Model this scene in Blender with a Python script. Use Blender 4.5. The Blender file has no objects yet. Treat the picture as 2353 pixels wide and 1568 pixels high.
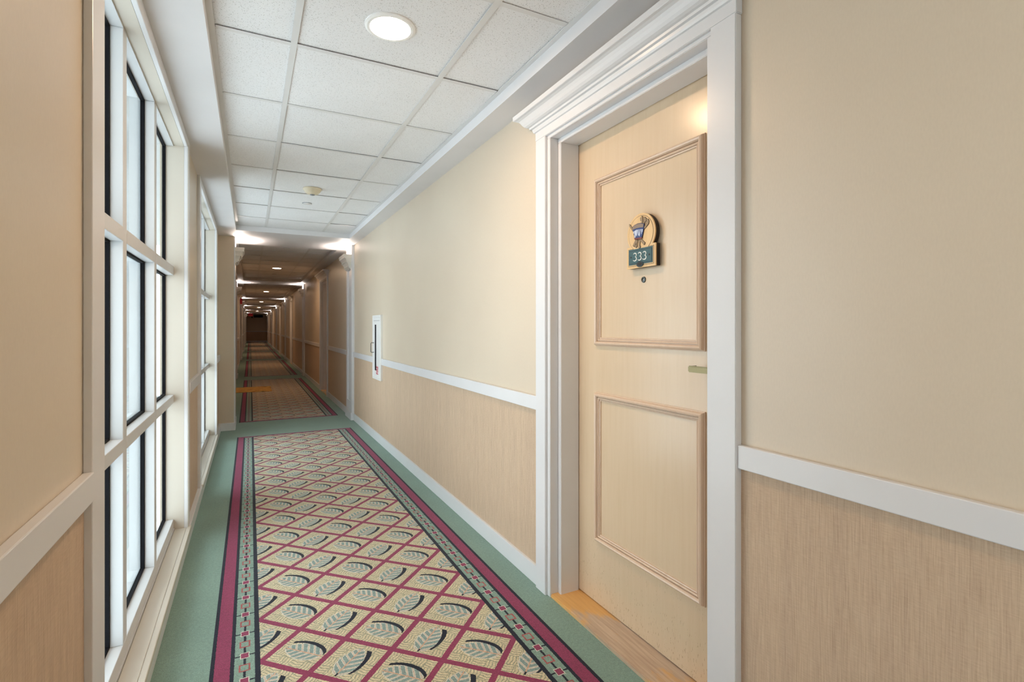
import bpy, bmesh, math, random
from mathutils import Vector, Matrix
random.seed(7)
sc = bpy.context.scene
COL = sc.collection

# ------------------------------------------------------------------ camera, world, exposure
F_PX, VPX, HY, CX, CY, IW, IH = 1169.0, 575.0, 752.0, 1176.5, 784.0, 2353.0, 1568.0
EYE = 1.22
yaw = math.atan((CX - VPX) / F_PX)
cam_d = bpy.data.cameras.new('camera')
cam_d.sensor_width = 36.0
cam_d.sensor_fit = 'HORIZONTAL'
cam_d.lens = 36.0 * F_PX / IW
cam_d.shift_y = -(CY - HY) / IW
cam_d.clip_start = 0.02
cam_d.clip_end = 300
cam = bpy.data.objects.new('camera', cam_d)
COL.objects.link(cam)
cam.location = (0, 0, EYE)
cam.rotation_euler = (math.pi / 2, 0, -yaw)
sc.camera = cam

world = bpy.data.worlds.new('overcast_sky')
sc.world = world
world.use_nodes = True
bg = world.node_tree.nodes['Background']
bg.inputs['Color'].default_value = (0.88, 0.945, 1.0, 1)
bg.inputs['Strength'].default_value = 4.8

vs = sc.view_settings
vs.view_transform = 'Standard'
vs.look = 'None'
vs.exposure = 0.11
vs.gamma = 1.0
vs.use_curve_mapping = False
sc.cycles.use_denoising = True
sc.cycles.max_bounces = 6
sc.cycles.diffuse_bounces = 5
sc.cycles.glossy_bounces = 3
sc.cycles.use_adaptive_sampling = True
sc.cycles.adaptive_threshold = 0.12
sc.cycles.transparent_max_bounces = 16
sc.cycles.sample_clamp_indirect = 8.0
sc.cycles.caustics_reflective = False
sc.cycles.caustics_refractive = False

DOWN_POWER = 195.0     # radiance of every recessed downlight lens
UP_POWER = 160.0       # radiance of every lamp in the corbel uplights

# ------------------------------------------------------------------ plan of the place (metres)
WR, WL = 1.215, -0.333        # wall faces right / left
Z_SOF, Z_TILE, Z_TEE = 2.295, 2.3522, 2.349
Y_BACK, Y_END = -3.2, 47.0
SOF_L, SOF_R = -0.140, 1.075
PIL = [6.88, 13.62, 21.15, 28.55, 35.95, 43.4]     # near edge of each pilaster pair
PIL_W = 0.42
BEAMS = [(-2.9, -2.4)] + [(p - 0.48, p + 0.57) for p in PIL]
DOORS_R = [1.518, 9.93, 18.2, 25.0, 33.4, 40.3]
DOORS_L = [11.15, 18.4, 25.6, 32.8]
LIGHTS = [(0.471, 1.92), (0.455, 10.75), (0.455, 18.0), (0.45, 25.3), (0.445, 32.75), (0.445, 40.4)]
WINDOWS = [(-2.20, -0.34), (1.557, 3.41), (4.31, 6.20)]   # clear opening along Y
RAIL0, RAIL1 = 0.829, 0.894
BASE_H = 0.09

# ------------------------------------------------------------------ helpers
def lin(r, g, b):
    f = lambda c: (c / 255 / 12.92) if c / 255 <= 0.04045 else ((c / 255 + 0.055) / 1.055) ** 2.4
    return (f(r), f(g), f(b), 1.0)

class V:
    """tiny expression builder over shader math nodes"""
    nt = None
    def __init__(s, sock): s.s = sock
    @staticmethod
    def m(op, *a):
        n = V.nt.nodes.new('ShaderNodeMath'); n.operation = op
        for i, x in enumerate(a):
            if isinstance(x, V): V.nt.links.new(x.s, n.inputs[i])
            else: n.inputs[i].default_value = x
        return V(n.outputs[0])
    def __add__(a, b): return V.m('ADD', a, b)
    __radd__ = __add__
    def __sub__(a, b): return V.m('SUBTRACT', a, b)
    def __rsub__(a, b): return V.m('SUBTRACT', b, a)
    def __mul__(a, b): return V.m('MULTIPLY', a, b)
    __rmul__ = __mul__
    def __truediv__(a, b): return V.m('DIVIDE', a, b)
    def __lt__(a, b): return V.m('LESS_THAN', a, b)
    def __gt__(a, b): return V.m('GREATER_THAN', a, b)
    def __and__(a, b): return V.m('MULTIPLY', a, b)
    def __or__(a, b): return V.m('MAXIMUM', a, b)
    def floor(a): return V.m('FLOOR', a)
    def frac(a): return V.m('FRACT', a)
    def abs(a): return V.m('ABSOLUTE', a)
    def sqrt(a): return V.m('SQRT', a)
    def mod(a, b): return V.m('FLOORED_MODULO', a, b)
    def inv(a): return V.m('SUBTRACT', 1.0, a)
def vmin(a, b): return V.m('MINIMUM', a, b)
def vmax(a, b): return V.m('MAXIMUM', a, b)

MATS = {}
def new_mat(name, rough=0.5, spec=0.5, coat=0.0, metal=0.0):
    m = bpy.data.materials.new(name); m.use_nodes = True
    b = m.node_tree.nodes['Principled BSDF']
    b.inputs['Roughness'].default_value = rough
    b.inputs['Specular IOR Level'].default_value = spec
    b.inputs['Coat Weight'].default_value = coat
    b.inputs['Metallic'].default_value = metal
    MATS[name] = m
    return m, m.node_tree, b

def coords(nt, scale=(1, 1, 1), which='Object'):
    tc = nt.nodes.new('ShaderNodeTexCoord')
    mp = nt.nodes.new('ShaderNodeMapping')
    mp.inputs['Scale'].default_value = scale
    nt.links.new(tc.outputs[which], mp.inputs['Vector'])
    return mp.outputs['Vector']

def noise(nt, vec, scale=5, detail=3, rough=0.5, dist=0.0):
    n = nt.nodes.new('ShaderNodeTexNoise')
    n.inputs['Scale'].default_value = scale; n.inputs['Detail'].default_value = detail
    n.inputs['Roughness'].default_value = rough; n.inputs['Distortion'].default_value = dist
    nt.links.new(vec, n.inputs['Vector'])
    return n.outputs['Fac']

def ramp(nt, fac, stops):
    r = nt.nodes.new('ShaderNodeValToRGB')
    el = r.color_ramp.elements
    while len(el) < len(stops): el.new(0.5)
    for e, (p, c) in zip(el, stops): e.position = p; e.color = c
    nt.links.new(fac, r.inputs['Fac'])
    return r.outputs['Color']

def mix(nt, fac, a, b, mode='MIX'):
    n = nt.nodes.new('ShaderNodeMix'); n.data_type = 'RGBA'; n.blend_type = mode
    for s, x in ((n.inputs[0], fac), (n.inputs[6], a), (n.inputs[7], b)):
        if isinstance(x, V): nt.links.new(x.s, s)
        elif isinstance(x, (int, float)): s.default_value = x
        elif isinstance(x, tuple): s.default_value = x
        else: nt.links.new(x, s)
    return n.outputs[2]

def bump(nt, b, h, strength=0.2, dist=0.002):
    n = nt.nodes.new('ShaderNodeBump')
    n.inputs['Strength'].default_value = strength; n.inputs['Distance'].default_value = dist
    nt.links.new(h, n.inputs['Height']); nt.links.new(n.outputs['Normal'], b.inputs['Normal'])

def paint(name, rgb, rough=0.35, spec=0.5, var=0.03, bscale=120, bstr=0.05):
    m, nt, b = new_mat(name, rough, spec)
    c = lin(*rgb)
    v = coords(nt)
    f = noise(nt, v, 6, 3)
    lo = tuple(x * (1 - var) for x in c[:3]) + (1,)
    hi = tuple(min(1, x * (1 + var)) for x in c[:3]) + (1,)
    nt.links.new(ramp(nt, f, [(0.3, lo), (0.7, hi)]), b.inputs['Base Color'])
    bump(nt, b, noise(nt, v, bscale, 2), bstr, 0.001)
    return m

paint('white_trim', (219, 219, 221), 0.30, 0.5, 0.015, 60, 0.06)
paint('window_cream', (206, 199, 187), 0.32, 0.5, 0.012)
paint('white_frame', (204, 206, 208), 0.35, 0.5, 0.01)
paint('soffit_paint', (222, 220, 221), 0.55, 0.35, 0.015, 200, 0.06)
paint('corbel_paint', (222, 216, 206), 0.35)
paint('grid_metal', (222, 221, 220), 0.45, 0.4, 0.02)
paint('cream_plastic', (226, 214, 188), 0.4)
paint('white_plastic', (232, 231, 229), 0.3)
paint('ring_white', (246, 245, 243), 0.4)
paint('gray_plastic', (150, 150, 152), 0.4)
paint('black_rubber', (17, 17, 21), 0.7, 0.12)
paint('dark_gap', (30, 22, 16), 0.8, 0.2)
paint('dark_box', (24, 20, 18), 0.6, 0.3)
paint('outside_white', (196, 200, 202), 0.6)
paint('outside_ground', (228, 230, 232), 0.9)
paint('plenum', (70, 68, 66), 0.9)
paint('teal_paint', (54, 88, 92), 0.45, 0.5, 0.08, 300, 0.25)
paint('teal_dark', (28, 46, 52), 0.45)
paint('digit_white', (228, 228, 222), 0.4)
paint('plaque_edge', (26, 16, 10), 0.6)
paint('emblem_outline', (36, 28, 24), 0.6)
paint('emblem_stick', (146, 122, 92), 0.5)
paint('emblem_band', (138, 120, 104), 0.5)
paint('emblem_blue', (44, 62, 118), 0.4)
paint('emblem_white', (205, 214, 232), 0.4)
paint('emblem_tie', (112, 52, 48), 0.5)
paint('red_print', (186, 34, 60), 0.5)
paint('sign_white', (235, 225, 220), 0.4)

def metal(name, rgb, rough):
    m, nt, b = new_mat(name, rough, 0.5, 0, 1.0)
    v = coords(nt, (1, 1, 1))
    c = lin(*rgb)
    nt.links.new(ramp(nt, noise(nt, v, 300, 2), [(0.3, tuple(x * .92 for x in c[:3]) + (1,)), (0.7, c)]), b.inputs['Base Color'])
metal('brass_satin', (132, 120, 90), 0.42)
metal('brushed_steel', (150, 150, 150), 0.35)
metal('wire_dark', (90, 96, 96), 0.4)

# wallpaper above the rail: satin beige
m, nt, b = new_mat('wallpaper_upper', 0.36, 0.5)
v = coords(nt)
base = ramp(nt, noise(nt, v, 1.3, 3), [(0.35, lin(209, 194, 174)), (0.65, lin(213, 199, 179))])
fine = noise(nt, coords(nt, (1, 1, .35)), 260, 3)
nt.links.new(mix(nt, 0.05, base, ramp(nt, fine, [(0.3, lin(160, 145, 120)), (0.7, lin(230, 214, 188))])), b.inputs['Base Color'])
bump(nt, b, noise(nt, v, 340, 2), 0.10, 0.0008)

# woven wainscot cloth with upright threads
m, nt, b = new_mat('wainscot_cloth', 0.62, 0.3)
thr = noise(nt, coords(nt, (1, 1, .035)), 330, 3, 0.6)
wide = noise(nt, coords(nt, (1, 1, .05)), 40, 3, 0.6)
weft = noise(nt, coords(nt, (.12, .12, 1)), 420, 2)
c1 = ramp(nt, thr, [(0.30, lin(176, 150, 127)), (0.50, lin(200, 175, 151)), (0.72, lin(216, 194, 169))])
c2 = mix(nt, 0.35, c1, ramp(nt, wide, [(0.35, lin(180, 156, 134)), (0.65, lin(206, 181, 152))]))
c3 = mix(nt, 0.18, c2, ramp(nt, weft, [(0.3, lin(156, 132, 108)), (0.7, lin(212, 190, 164))]))
nt.links.new(c3, b.inputs['Base Color'])
bump(nt, b, thr, 0.25, 0.001)

# maple veneer
def maple(name, a, c, d, rough=0.26, fleck=True):
    m, nt, b = new_mat(name, rough, 0.5, 0.30)
    b.inputs['Coat Roughness'].default_value = 0.22
    g = noise(nt, coords(nt, (1, 1, .06)), 55, 4, 0.6)
    w = noise(nt, coords(nt, (1, 1, .3)), 3.2, 3)
    col = mix(nt, 0.45, ramp(nt, g, [(0.28, lin(*c)), (0.6, lin(*a))]), ramp(nt, w, [(0.3, lin(*d)), (0.7, lin(*a))]))
    if fleck:
        fl = noise(nt, coords(nt, (1, 1, .22)), 300, 2, 0.5)
        patch = noise(nt, coords(nt), 7, 3)
        tc = nt.nodes.new('ShaderNodeTexCoord'); sp = nt.nodes.new('ShaderNodeSeparateXYZ')
        nt.links.new(tc.outputs['Object'], sp.inputs[0])
        V.nt = nt
        low = vmin(vmax((0.42 - V(sp.outputs[2])) * 2.6, 0.0), 1.0)      # kick scuffs near the bottom edge
        sel = (V(fl) > 0.665) & (V(patch) > 0.42)
        col = mix(nt, sel * low * 0.5, col, lin(120, 92, 58))
    nt.links.new(col, b.inputs['Base Color'])
    bump(nt, b, g, 0.04, 0.0006)
maple('maple_door', (211, 188, 159), (205, 180, 149), (208, 184, 154), 0.24)
maple('maple_moulding', (214, 190, 167), (202, 175, 151), (208, 183, 159), 0.3, False)
maple('maple_plaque', (222, 186, 132), (206, 166, 112), (212, 174, 122), 0.4, False)
# worn threshold
m, nt, b = new_mat('worn_oak', 0.45, 0.4)
g = noise(nt, coords(nt, (1, .06, 1)), 90, 4, 0.6)
wear = noise(nt, coords(nt, (2.0, 1, 1)), 5.5, 4, 0.6)
col = mix(nt, 0.5, ramp(nt, g, [(0.3, lin(196, 144, 84)), (0.7, lin(226, 178, 112))]), lin(222, 172, 104))
worn = ramp(nt, g, [(0.3, lin(176, 150, 128)), (0.7, lin(206, 184, 160))])
tc = nt.nodes.new('ShaderNodeTexCoord'); sp = nt.nodes.new('ShaderNodeSeparateXYZ'); nt.links.new(tc.outputs['Object'], sp.inputs[0])
V.nt = nt
mid = vmax(1.0 - (V(sp.outputs[1]).abs() / 0.40), 0.0)
msk = vmin(vmax((V(wear) + mid * 0.42 - 0.62) * 7.0, 0.0), 1.0)
nt.links.new(mix(nt, msk, col, worn), b.inputs['Base Color'])
bump(nt, b, g, 0.1, 0.001)

# fissured acoustic tile
m, nt, b = new_mat('acoustic_tile', 0.85, 0.15)
v = coords(nt)
vo = nt.nodes.new('ShaderNodeTexVoronoi'); vo.inputs['Scale'].default_value = 190
dv = nt.nodes.new('ShaderNodeMapping'); nt.links.new(v, dv.inputs['Vector'])
nt.links.new(dv.outputs[0], vo.inputs['Vector'])
nz = noise(nt, v, 110, 3, 0.6)
V.nt = nt
pit = (V(vo.outputs['Distance']) < (V(nz) * 0.9 - 0.24))
sm = noise(nt, v, 420, 3, 0.65)
spk = V(sm) > 0.625
colr = ramp(nt, noise(nt, v, 3, 2), [(0.3, lin(234, 234, 235)), (0.7, lin(239, 239, 240))])
colr = mix(nt, spk * 0.22, colr, lin(140, 134, 126))
colr = mix(nt, pit * 0.50, colr, lin(120, 114, 106))
nt.links.new(colr, b.inputs['Base Color'])
bump(nt, b, sm, 0.35, 0.002)

# glass
m = bpy.data.materials.new('window_glass'); m.use_nodes = True; MATS['window_glass'] = m
nt = m.node_tree; nt.nodes.clear()
o = nt.nodes.new('ShaderNodeOutputMaterial'); mx = nt.nodes.new('ShaderNodeMixShader')
tr = nt.nodes.new('ShaderNodeBsdfTransparent'); gl = nt.nodes.new('ShaderNodeBsdfGlossy'); fr = nt.nodes.new('ShaderNodeFresnel')
tr.inputs['Color'].default_value = (0.93, 0.965, 0.96, 1); gl.inputs['Roughness'].default_value = 0.02
fr.inputs['IOR'].default_value = 1.45
geo = nt.nodes.new('ShaderNodeNewGeometry'); V.nt = nt
nt.links.new((V(fr.outputs[0]) * V(geo.outputs['Backfacing']).inv()).s, mx.inputs[0]); nt.links.new(tr.outputs[0], mx.inputs[1]); nt.links.new(gl.outputs[0], mx.inputs[2])
nt.links.new(mx.outputs[0], o.inputs['Surface'])

def emit(name, rgb, strength):
    m = bpy.data.materials.new(name); m.use_nodes = True; MATS[name] = m
    b = m.node_tree.nodes['Principled BSDF']
    b.inputs['Base Color'].default_value = (0.8, 0.8, 0.8, 1)
    b.inputs['Emission Color'].default_value = rgb; b.inputs['Emission Strength'].default_value = strength
emit('lamp_lens', (1.0, 0.67, 0.41, 1), DOWN_POWER)
emit('uplight_lamp', (1.0, 0.86, 0.77, 1), UP_POWER)
emit('exit_red', (0.55, 0.02, 0.02, 1), 0.12)
MATS['exit_red'].node_tree.nodes['Principled BSDF'].inputs['Base Color'].default_value = lin(120, 22, 24)

# carpet: plain green margin
GREEN, MAGENTA, NAVY, CREAM, OLIVE = lin(132, 158, 146), lin(144, 60, 92), lin(24, 30, 46), lin(211, 199, 166), lin(143, 148, 128)
SAGE, PEACH, PALE = lin(134, 156, 152), lin(204, 166, 140), lin(212, 209, 196)
def carpet_finish(nt, b, col):
    v = coords(nt)
    pile = noise(nt, v, 430, 3, 0.7)
    tuft = noise(nt, v, 90, 3, 0.7)
    blot = noise(nt, v, 2.4, 4, 0.6)
    c = mix(nt, 0.55, col, ramp(nt, pile, [(0.33, (0.25, 0.25, 0.25, 1)), (0.5, (1.0, 1.0, 1.0, 1)), (0.68, (1.75, 1.75, 1.75, 1))]), 'MULTIPLY')
    c = mix(nt, 0.5, c, ramp(nt, tuft, [(0.32, (0.74, 0.74, 0.74, 1)), (0.68, (1.18, 1.18, 1.18, 1))]), 'MULTIPLY')
    c = mix(nt, 0.35, c, ramp(nt, blot, [(0.3, (0.78, 0.78, 0.80, 1)), (0.7, (1.1, 1.1, 1.08, 1))]), 'MULTIPLY')
    nt.links.new(c, b.inputs['Base Color'])
    b.inputs['Sheen Weight'].default_value = 0.15
    bump(nt, b, pile, 0.5, 0.004)
m, nt, b = new_mat('carpet_green', 0.95, 0.05)
rgb = nt.nodes.new('ShaderNodeRGB'); rgb.outputs[0].default_value = GREEN
carpet_finish(nt, b, rgb.outputs[0])

FX0, FX1, DARK0, CHAIN, DARK1, MAG, DARK2 = 0.033, 0.921, 0.018, 0.066, 0.013, 0.050, 0.013
def carpet_panel_mat(name, ya, yb):
    m, nt, b = new_mat(name, 0.95, 0.05)
    V.nt = nt
    tc = nt.nodes.new('ShaderNodeTexCoord')
    # slight wobble of the tufts
    nzc = nt.nodes.new('ShaderNodeTexNoise'); nzc.inputs['Scale'].default_value = 170; nzc.inputs['Detail'].default_value = 1
    nt.links.new(tc.outputs['Object'], nzc.inputs['Vector'])
    sp = nt.nodes.new('ShaderNodeSeparateXYZ'); nt.links.new(tc.outputs['Object'], sp.inputs[0])
    spn = nt.nodes.new('ShaderNodeSeparateColor'); nt.links.new(nzc.outputs['Color'], spn.inputs[0])
    x = V(sp.outputs[0]) + (V(spn.outputs[0]) - 0.5) * 0.0045
    y = V(sp.outputs[1]) + (V(spn.outputs[1]) - 0.5) * 0.0045
    H = 0.148
    a = (x - 0.033) / H; bb = (y - 2.066) / H
    p = (a + bb) * 0.5; q = (bb - a) * 0.5
    P = p.floor(); Q = q.floor()
    fp = p - P - 0.5; fq = q - Q - 0.5
    odd = (P - Q).mod(2.0)                      # 1 for the curled leaf, 0 for the straight leaf
    # basket weave ground
    bu = ((fp + 0.5) * 4.0).floor(); bv = ((fq + 0.5) * 4.0).floor()
    par = (bu + bv).mod(2.0)
    t = fp * par + fq * par.inv()
    o2 = fq * par + fp * par.inv()
    bow = (o2 * 4.0 + 0.5).frac() - 0.5
    line = ((t * 17.0 + bow * bow * 1.6).frac() - 0.5).abs() > 0.35
    edge = ((o2 * 4.0 + 0.0).frac() - 0.5).abs() > 0.455
    col = mix(nt, (line | edge) * 0.85, CREAM, OLIVE)
    # leaf, L along the rib (stem at -0.4), W across (dark edge on +W)
    L = fq * odd + fp * odd.inv()
    W = (fp + 0.05) * odd + (0.03 - fq) * odd.inv()
    aW = W.abs()
    r2 = vmax(1.0 - ((L + 0.02) / 0.375) * ((L + 0.02) / 0.375), 0.0)
    hw = r2.sqrt() * (1.0 - vmax(L, 0.0) * 0.75) * (0.262 - (W < 0.0) * 0.045)
    scal = ((L - aW * 0.75) * 7.6).frac()
    hw2 = hw * (0.90 + scal * 0.16)
    body = aW < hw2
    vein = (scal - 0.5).abs() > 0.30
    veinp = (scal - 0.5).abs() > 0.43
    leafc = mix(nt, vein * 0.85, SAGE, PALE)
    leafc = mix(nt, veinp * 0.55, leafc, PEACH)
    leafc = mix(nt, (hw2 - aW) < 0.02, leafc, PALE)
    rib = aW < 0.013
    leafc = mix(nt, rib, leafc, PEACH)
    col = mix(nt, body, col, leafc)
    # dark curved edge
    wa = vmax(1.0 - (L / 0.435) * (L / 0.435), 0.0).sqrt() * 0.262
    thick = 0.036 + (L * -0.022) * odd + (L * 0.05) * odd.inv()
    arc = (W - wa).abs() < thick
    arc = arc & (L < 0.33) & (L > (-0.305 - odd * 0.115)) & (W > -0.06)
    stem = (aW < 0.018) & (L < -0.34) & (L > -0.42) & odd.inv()
    col = mix(nt, arc | stem, col, NAVY)
    # magenta lattice
    lat = (fp.abs() > 0.444) | (fq.abs() > 0.444)
    col = mix(nt, lat, col, MAGENTA)
    # side borders
    out = vmax(FX0 - x, x - FX1)
    c = out - (DARK0 + CHAIN / 2)
    yy = (y - 2.131 + 0.038).mod(0.152) - 0.038          # solid link at 0, open link at 0.076
    ac = c.abs(); ys = yy.abs(); yh = (yy - 0.076).abs()
    ch = nt.nodes.new('ShaderNodeRGB'); ch.outputs[0].default_value = GREEN
    bc = ch.outputs[0]
    link = (ac < 0.0042) & (ys > 0.012)
    bc = mix(nt, link, bc, NAVY)
    ticks = (ys < 0.0035) & (ac > 0.014)
    bc = mix(nt, ticks, bc, NAVY)
    bc = mix(nt, (ac < 0.0155) & (ys < 0.0185), bc, PALE)
    bc = mix(nt, (ac < 0.0125) & (ys < 0.0150), bc, MAGENTA)
    bc = mix(nt, (ac < 0.0185) & (yh < 0.0215), bc, lin(168, 92, 92))
    bc = mix(nt, (ac < 0.0125) & (yh < 0.0150), bc, GREEN)
    e1 = DARK0; e2 = e1 + CHAIN; e3 = e2 + DARK1; e4 = e3 + MAG
    col = mix(nt, out > 0.0, col, NAVY)
    col = mix(nt, out > e1, col, bc)
    col = mix(nt, out > e2, col, NAVY)
    col = mix(nt, out > e3, col, MAGENTA)
    # end borders
    ye = vmin(y - ya, yb - y)
    endm = ye < 0.05
    ecol = mix(nt, (((x * 13.0).frac() - 0.5).abs() > 0.36) & (ye > 0.02) & (ye < 0.036), MAGENTA, NAVY)
    col = mix(nt, endm & (out < e4), col, ecol)
    col = mix(nt, out > e4, col, NAVY)
    carpet_finish(nt, b, col)
    return m

m, nt, b = new_mat('doormat_weave', 0.95, 0.05)
mk = noise(nt, coords(nt, (5, 13, 1)), 1.5, 3, 0.6)
nt.links.new(ramp(nt, mk, [(0.36, lin(74, 52, 28)), (0.43, lin(190, 148, 86)), (0.8, lin(214, 176, 112))]), b.inputs['Base Color'])
bump(nt, b, noise(nt, coords(nt), 300, 2), 0.4, 0.003)

# ------------------------------------------------------------------ mesh helpers
def box(bm, x0, x1, y0, y1, z0, z1):
    vs_ = [bm.verts.new(p) for p in ((x0, y0, z0), (x1, y0, z0), (x1, y1, z0), (x0, y1, z0), (x0, y0, z1), (x1, y0, z1), (x1, y1, z1), (x0, y1, z1))]
    for f in ((0, 3, 2, 1), (4, 5, 6, 7), (0, 1, 5, 4), (1, 2, 6, 5), (2, 3, 7, 6), (3, 0, 4, 7)):
        bm.faces.new([vs_[i] for i in f])

def link(name, me, mat, parent=None):
    o = bpy.data.objects.new(name, me)
    COL.objects.link(o)
    if mat and not me.materials: me.materials.append(MATS[mat])
    if parent: o.parent = parent
    return o

def mesh(name, bm, smooth=False):
    bmesh.ops.recalc_face_normals(bm, faces=bm.faces)
    me = bpy.data.meshes.new(name)
    bm.to_mesh(me); bm.free()
    if smooth:
        for p in me.polygons: p.use_smooth = True
    return me

def obj(name, bm, mat, parent=None, smooth=False):
    return link(name, mesh(name, bm, smooth), mat, parent)

def bobj(name, ext, mat, parent=None, bevel=0.0):
    bm = bmesh.new(); box(bm, *ext)
    if bevel:
        bmesh.ops.bevel(bm, geom=list(bm.edges), offset=bevel, segments=2, affect='EDGES', profile=0.5)
    return obj(name, bm, mat, parent)

def tag(o, label, cat, group=None, kind=None):
    o['label'] = label; o['category'] = cat
    if group: o['group'] = group
    if kind: o['kind'] = kind
    return o

def empty(name, loc=(0, 0, 0), rz=0.0):
    o = bpy.data.objects.new(name, None); COL.objects.link(o)
    o.location = loc; o.rotation_euler = (0, 0, rz); o.empty_display_size = 0.1
    return o

def poly_extrude(bm, pts, to3, d):
    """pts 2D outline -> solid; to3(u, v, w) maps to 3D, w from 0 to d"""
    a = [bm.verts.new(to3(u, v, 0)) for u, v in pts]; c = [bm.verts.new(to3(u, v, d)) for u, v in pts]
    bm.faces.new(a); bm.faces.new(c[::-1])
    n = len(pts)
    for i in range(n): bm.faces.new((a[i], a[(i + 1) % n], c[(i + 1) % n], c[i]))

def lathe(bm, prof, c, seg=32, axis='Z'):
    rings = []
    for r, h in prof:
        if r < 1e-6:
            p = (0, 0, h); rings.append([p])
        else:
            rings.append([(r * math.cos(2 * math.pi * k / seg), r * math.sin(2 * math.pi * k / seg), h) for k in range(seg)])
    def put(p):
        if axis == 'X': p = (p[2], p[0], p[1])
        return bm.verts.new((p[0] + c[0], p[1] + c[1], p[2] + c[2]))
    vr = [[put(p) for p in r] for r in rings]
    for a, d in zip(vr, vr[1:]):
        if len(a) == 1 and len(d) == 1: continue
        for k in range(seg):
            k2 = (k + 1) % seg
            if len(a) == 1: bm.faces.new((a[0], d[k], d[k2]))
            elif len(d) == 1: bm.faces.new((a[k], a[k2], d[0]))
            else: bm.faces.new((a[k], a[k2], d[k2], d[k]))

def tube(bm, pts, r, seg=8):
    pts = [Vector(p) for p in pts]; rings = []
    for i, p in enumerate(pts):
        t = (pts[min(i + 1, len(pts) - 1)] - pts[max(i - 1, 0)]).normalized()
        u = t.cross(Vector((0, 0, 1)) if abs(t.z) < 0.9 else Vector((1, 0, 0))).normalized(); w = t.cross(u)
        rings.append([bm.verts.new(p + (u * math.cos(2 * math.pi * k / seg) + w * math.sin(2 * math.pi * k / seg)) * r) for k in range(seg)])
    for a, d in zip(rings, rings[1:]):
        for k in range(seg): bm.faces.new((a[k], a[(k + 1) % seg], d[(k + 1) % seg], d[k]))
    bm.faces.new(rings[0][::-1]); bm.faces.new(rings[-1])

def text_mesh(name, s, size, depth, bold=0.0):
    cu = bpy.data.curves.new(name, 'FONT'); cu.body = s; cu.size = size; cu.extrude = depth; cu.offset = bold
    cu.align_x = 'CENTER'; cu.align_y = 'CENTER'
    t = bpy.data.objects.new(name, cu); COL.objects.link(t)
    dg = bpy.context.evaluated_depsgraph_get()
    me = bpy.data.meshes.new_from_object(t.evaluated_get(dg))
    bpy.data.objects.remove(t); bpy.data.curves.remove(cu)
    me.name = name
    return me

# ------------------------------------------------------------------ floor
floor = tag(bobj('floor', (-0.46, 1.24, Y_BACK, Y_END, -0.06, 0.0), 'carpet_green'), 'green carpeted corridor floor with patterned runner panels', 'floor', kind='structure')
PAN = []
prev = None
for (b0, b1) in BEAMS:
    if prev is not None: PAN.append((prev, b0 - 0.02))
    prev = b1 - 0.09
PAN.append((prev, Y_END - 0.15))
PAN[0] = (-0.1, 6.375)
for i, (ya, yb) in enumerate(PAN):
    x0 = FX0 - (DARK0 + CHAIN + DARK1 + MAG + DARK2); x1 = FX1 + (DARK0 + CHAIN + DARK1 + MAG + DARK2)
    carpet_panel_mat('carpet_pattern', ya, yb)
    me_b = bmesh.new(); box(me_b, x0, x1, ya, yb, -0.002, 0.0012)
    pn = obj('carpet_panel', me_b, None, floor)
    pn.data.materials.append(MATS['carpet_pattern'])
    pn['label'] = 'patterned carpet panel with leaf diamonds and magenta border' 

# ------------------------------------------------------------------ walls
DOOR_HALF = 0.445      # rough opening half width (frame outside)
DOOR_H = 2.080
def comb(bm, x0, x1, y0, y1, z1, notches):
    """solid wall slab, plan thickness x0..x1, with notches (ya, yb, ztop) open to the floor"""
    pts = [(y0, 0.0)]
    for a, b_, zt in sorted(notches):
        pts += [(a, 0.0), (a, zt), (b_, zt), (b_, 0.0)]
    pts += [(y1, 0.0), (y1, z1), (y0, z1)]
    poly_extrude(bm, pts, lambda u, v, w: (x0 + w, u, v), x1 - x0)
    bm.normal_update()
    bmesh.ops.triangulate(bm, faces=[f for f in bm.faces if len(f.verts) > 4], ngon_method="EAR_CLIP")

bm = bmesh.new()
comb(bm, WR, WR + 0.20, Y_BACK, Y_END, 2.45, [(c - DOOR_HALF, c + DOOR_HALF, DOOR_H) for c in DOORS_R])
wall_right = tag(obj('wall_right', bm, 'wallpaper_upper'), 'long right wall in beige wallpaper over woven wainscot', 'wall', kind='structure')
bm = bmesh.new()
comb(bm, WL - 0.115, WL, Y_BACK, Y_END, 2.45, [(a - 0.012, b_ + 0.012, 2.252) for a, b_ in WINDOWS] + [(c - DOOR_HALF, c + DOOR_HALF, DOOR_H) for c in DOORS_L])
wall_left = tag(obj('wall_left', bm, 'wallpaper_upper'), 'left wall in beige wallpaper holding the tall windows', 'wall', kind='structure')
wall_end = tag(bobj('wall_end', (-0.46, WR + 0.2, Y_END, Y_END + 0.1, 0, 2.45), 'wallpaper_upper'), 'far end wall closing the dim corridor', 'wall', kind='structure')
wall_back = tag(bobj('wall_back', (-0.46, WR + 0.2, Y_BACK - 0.1, Y_BACK, 0, 2.45), 'wallpaper_upper'), 'unseen end wall added to close the corridor behind the viewpoint', 'wall', kind='structure')  # added out of view to close the corridor and settle the near light

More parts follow.
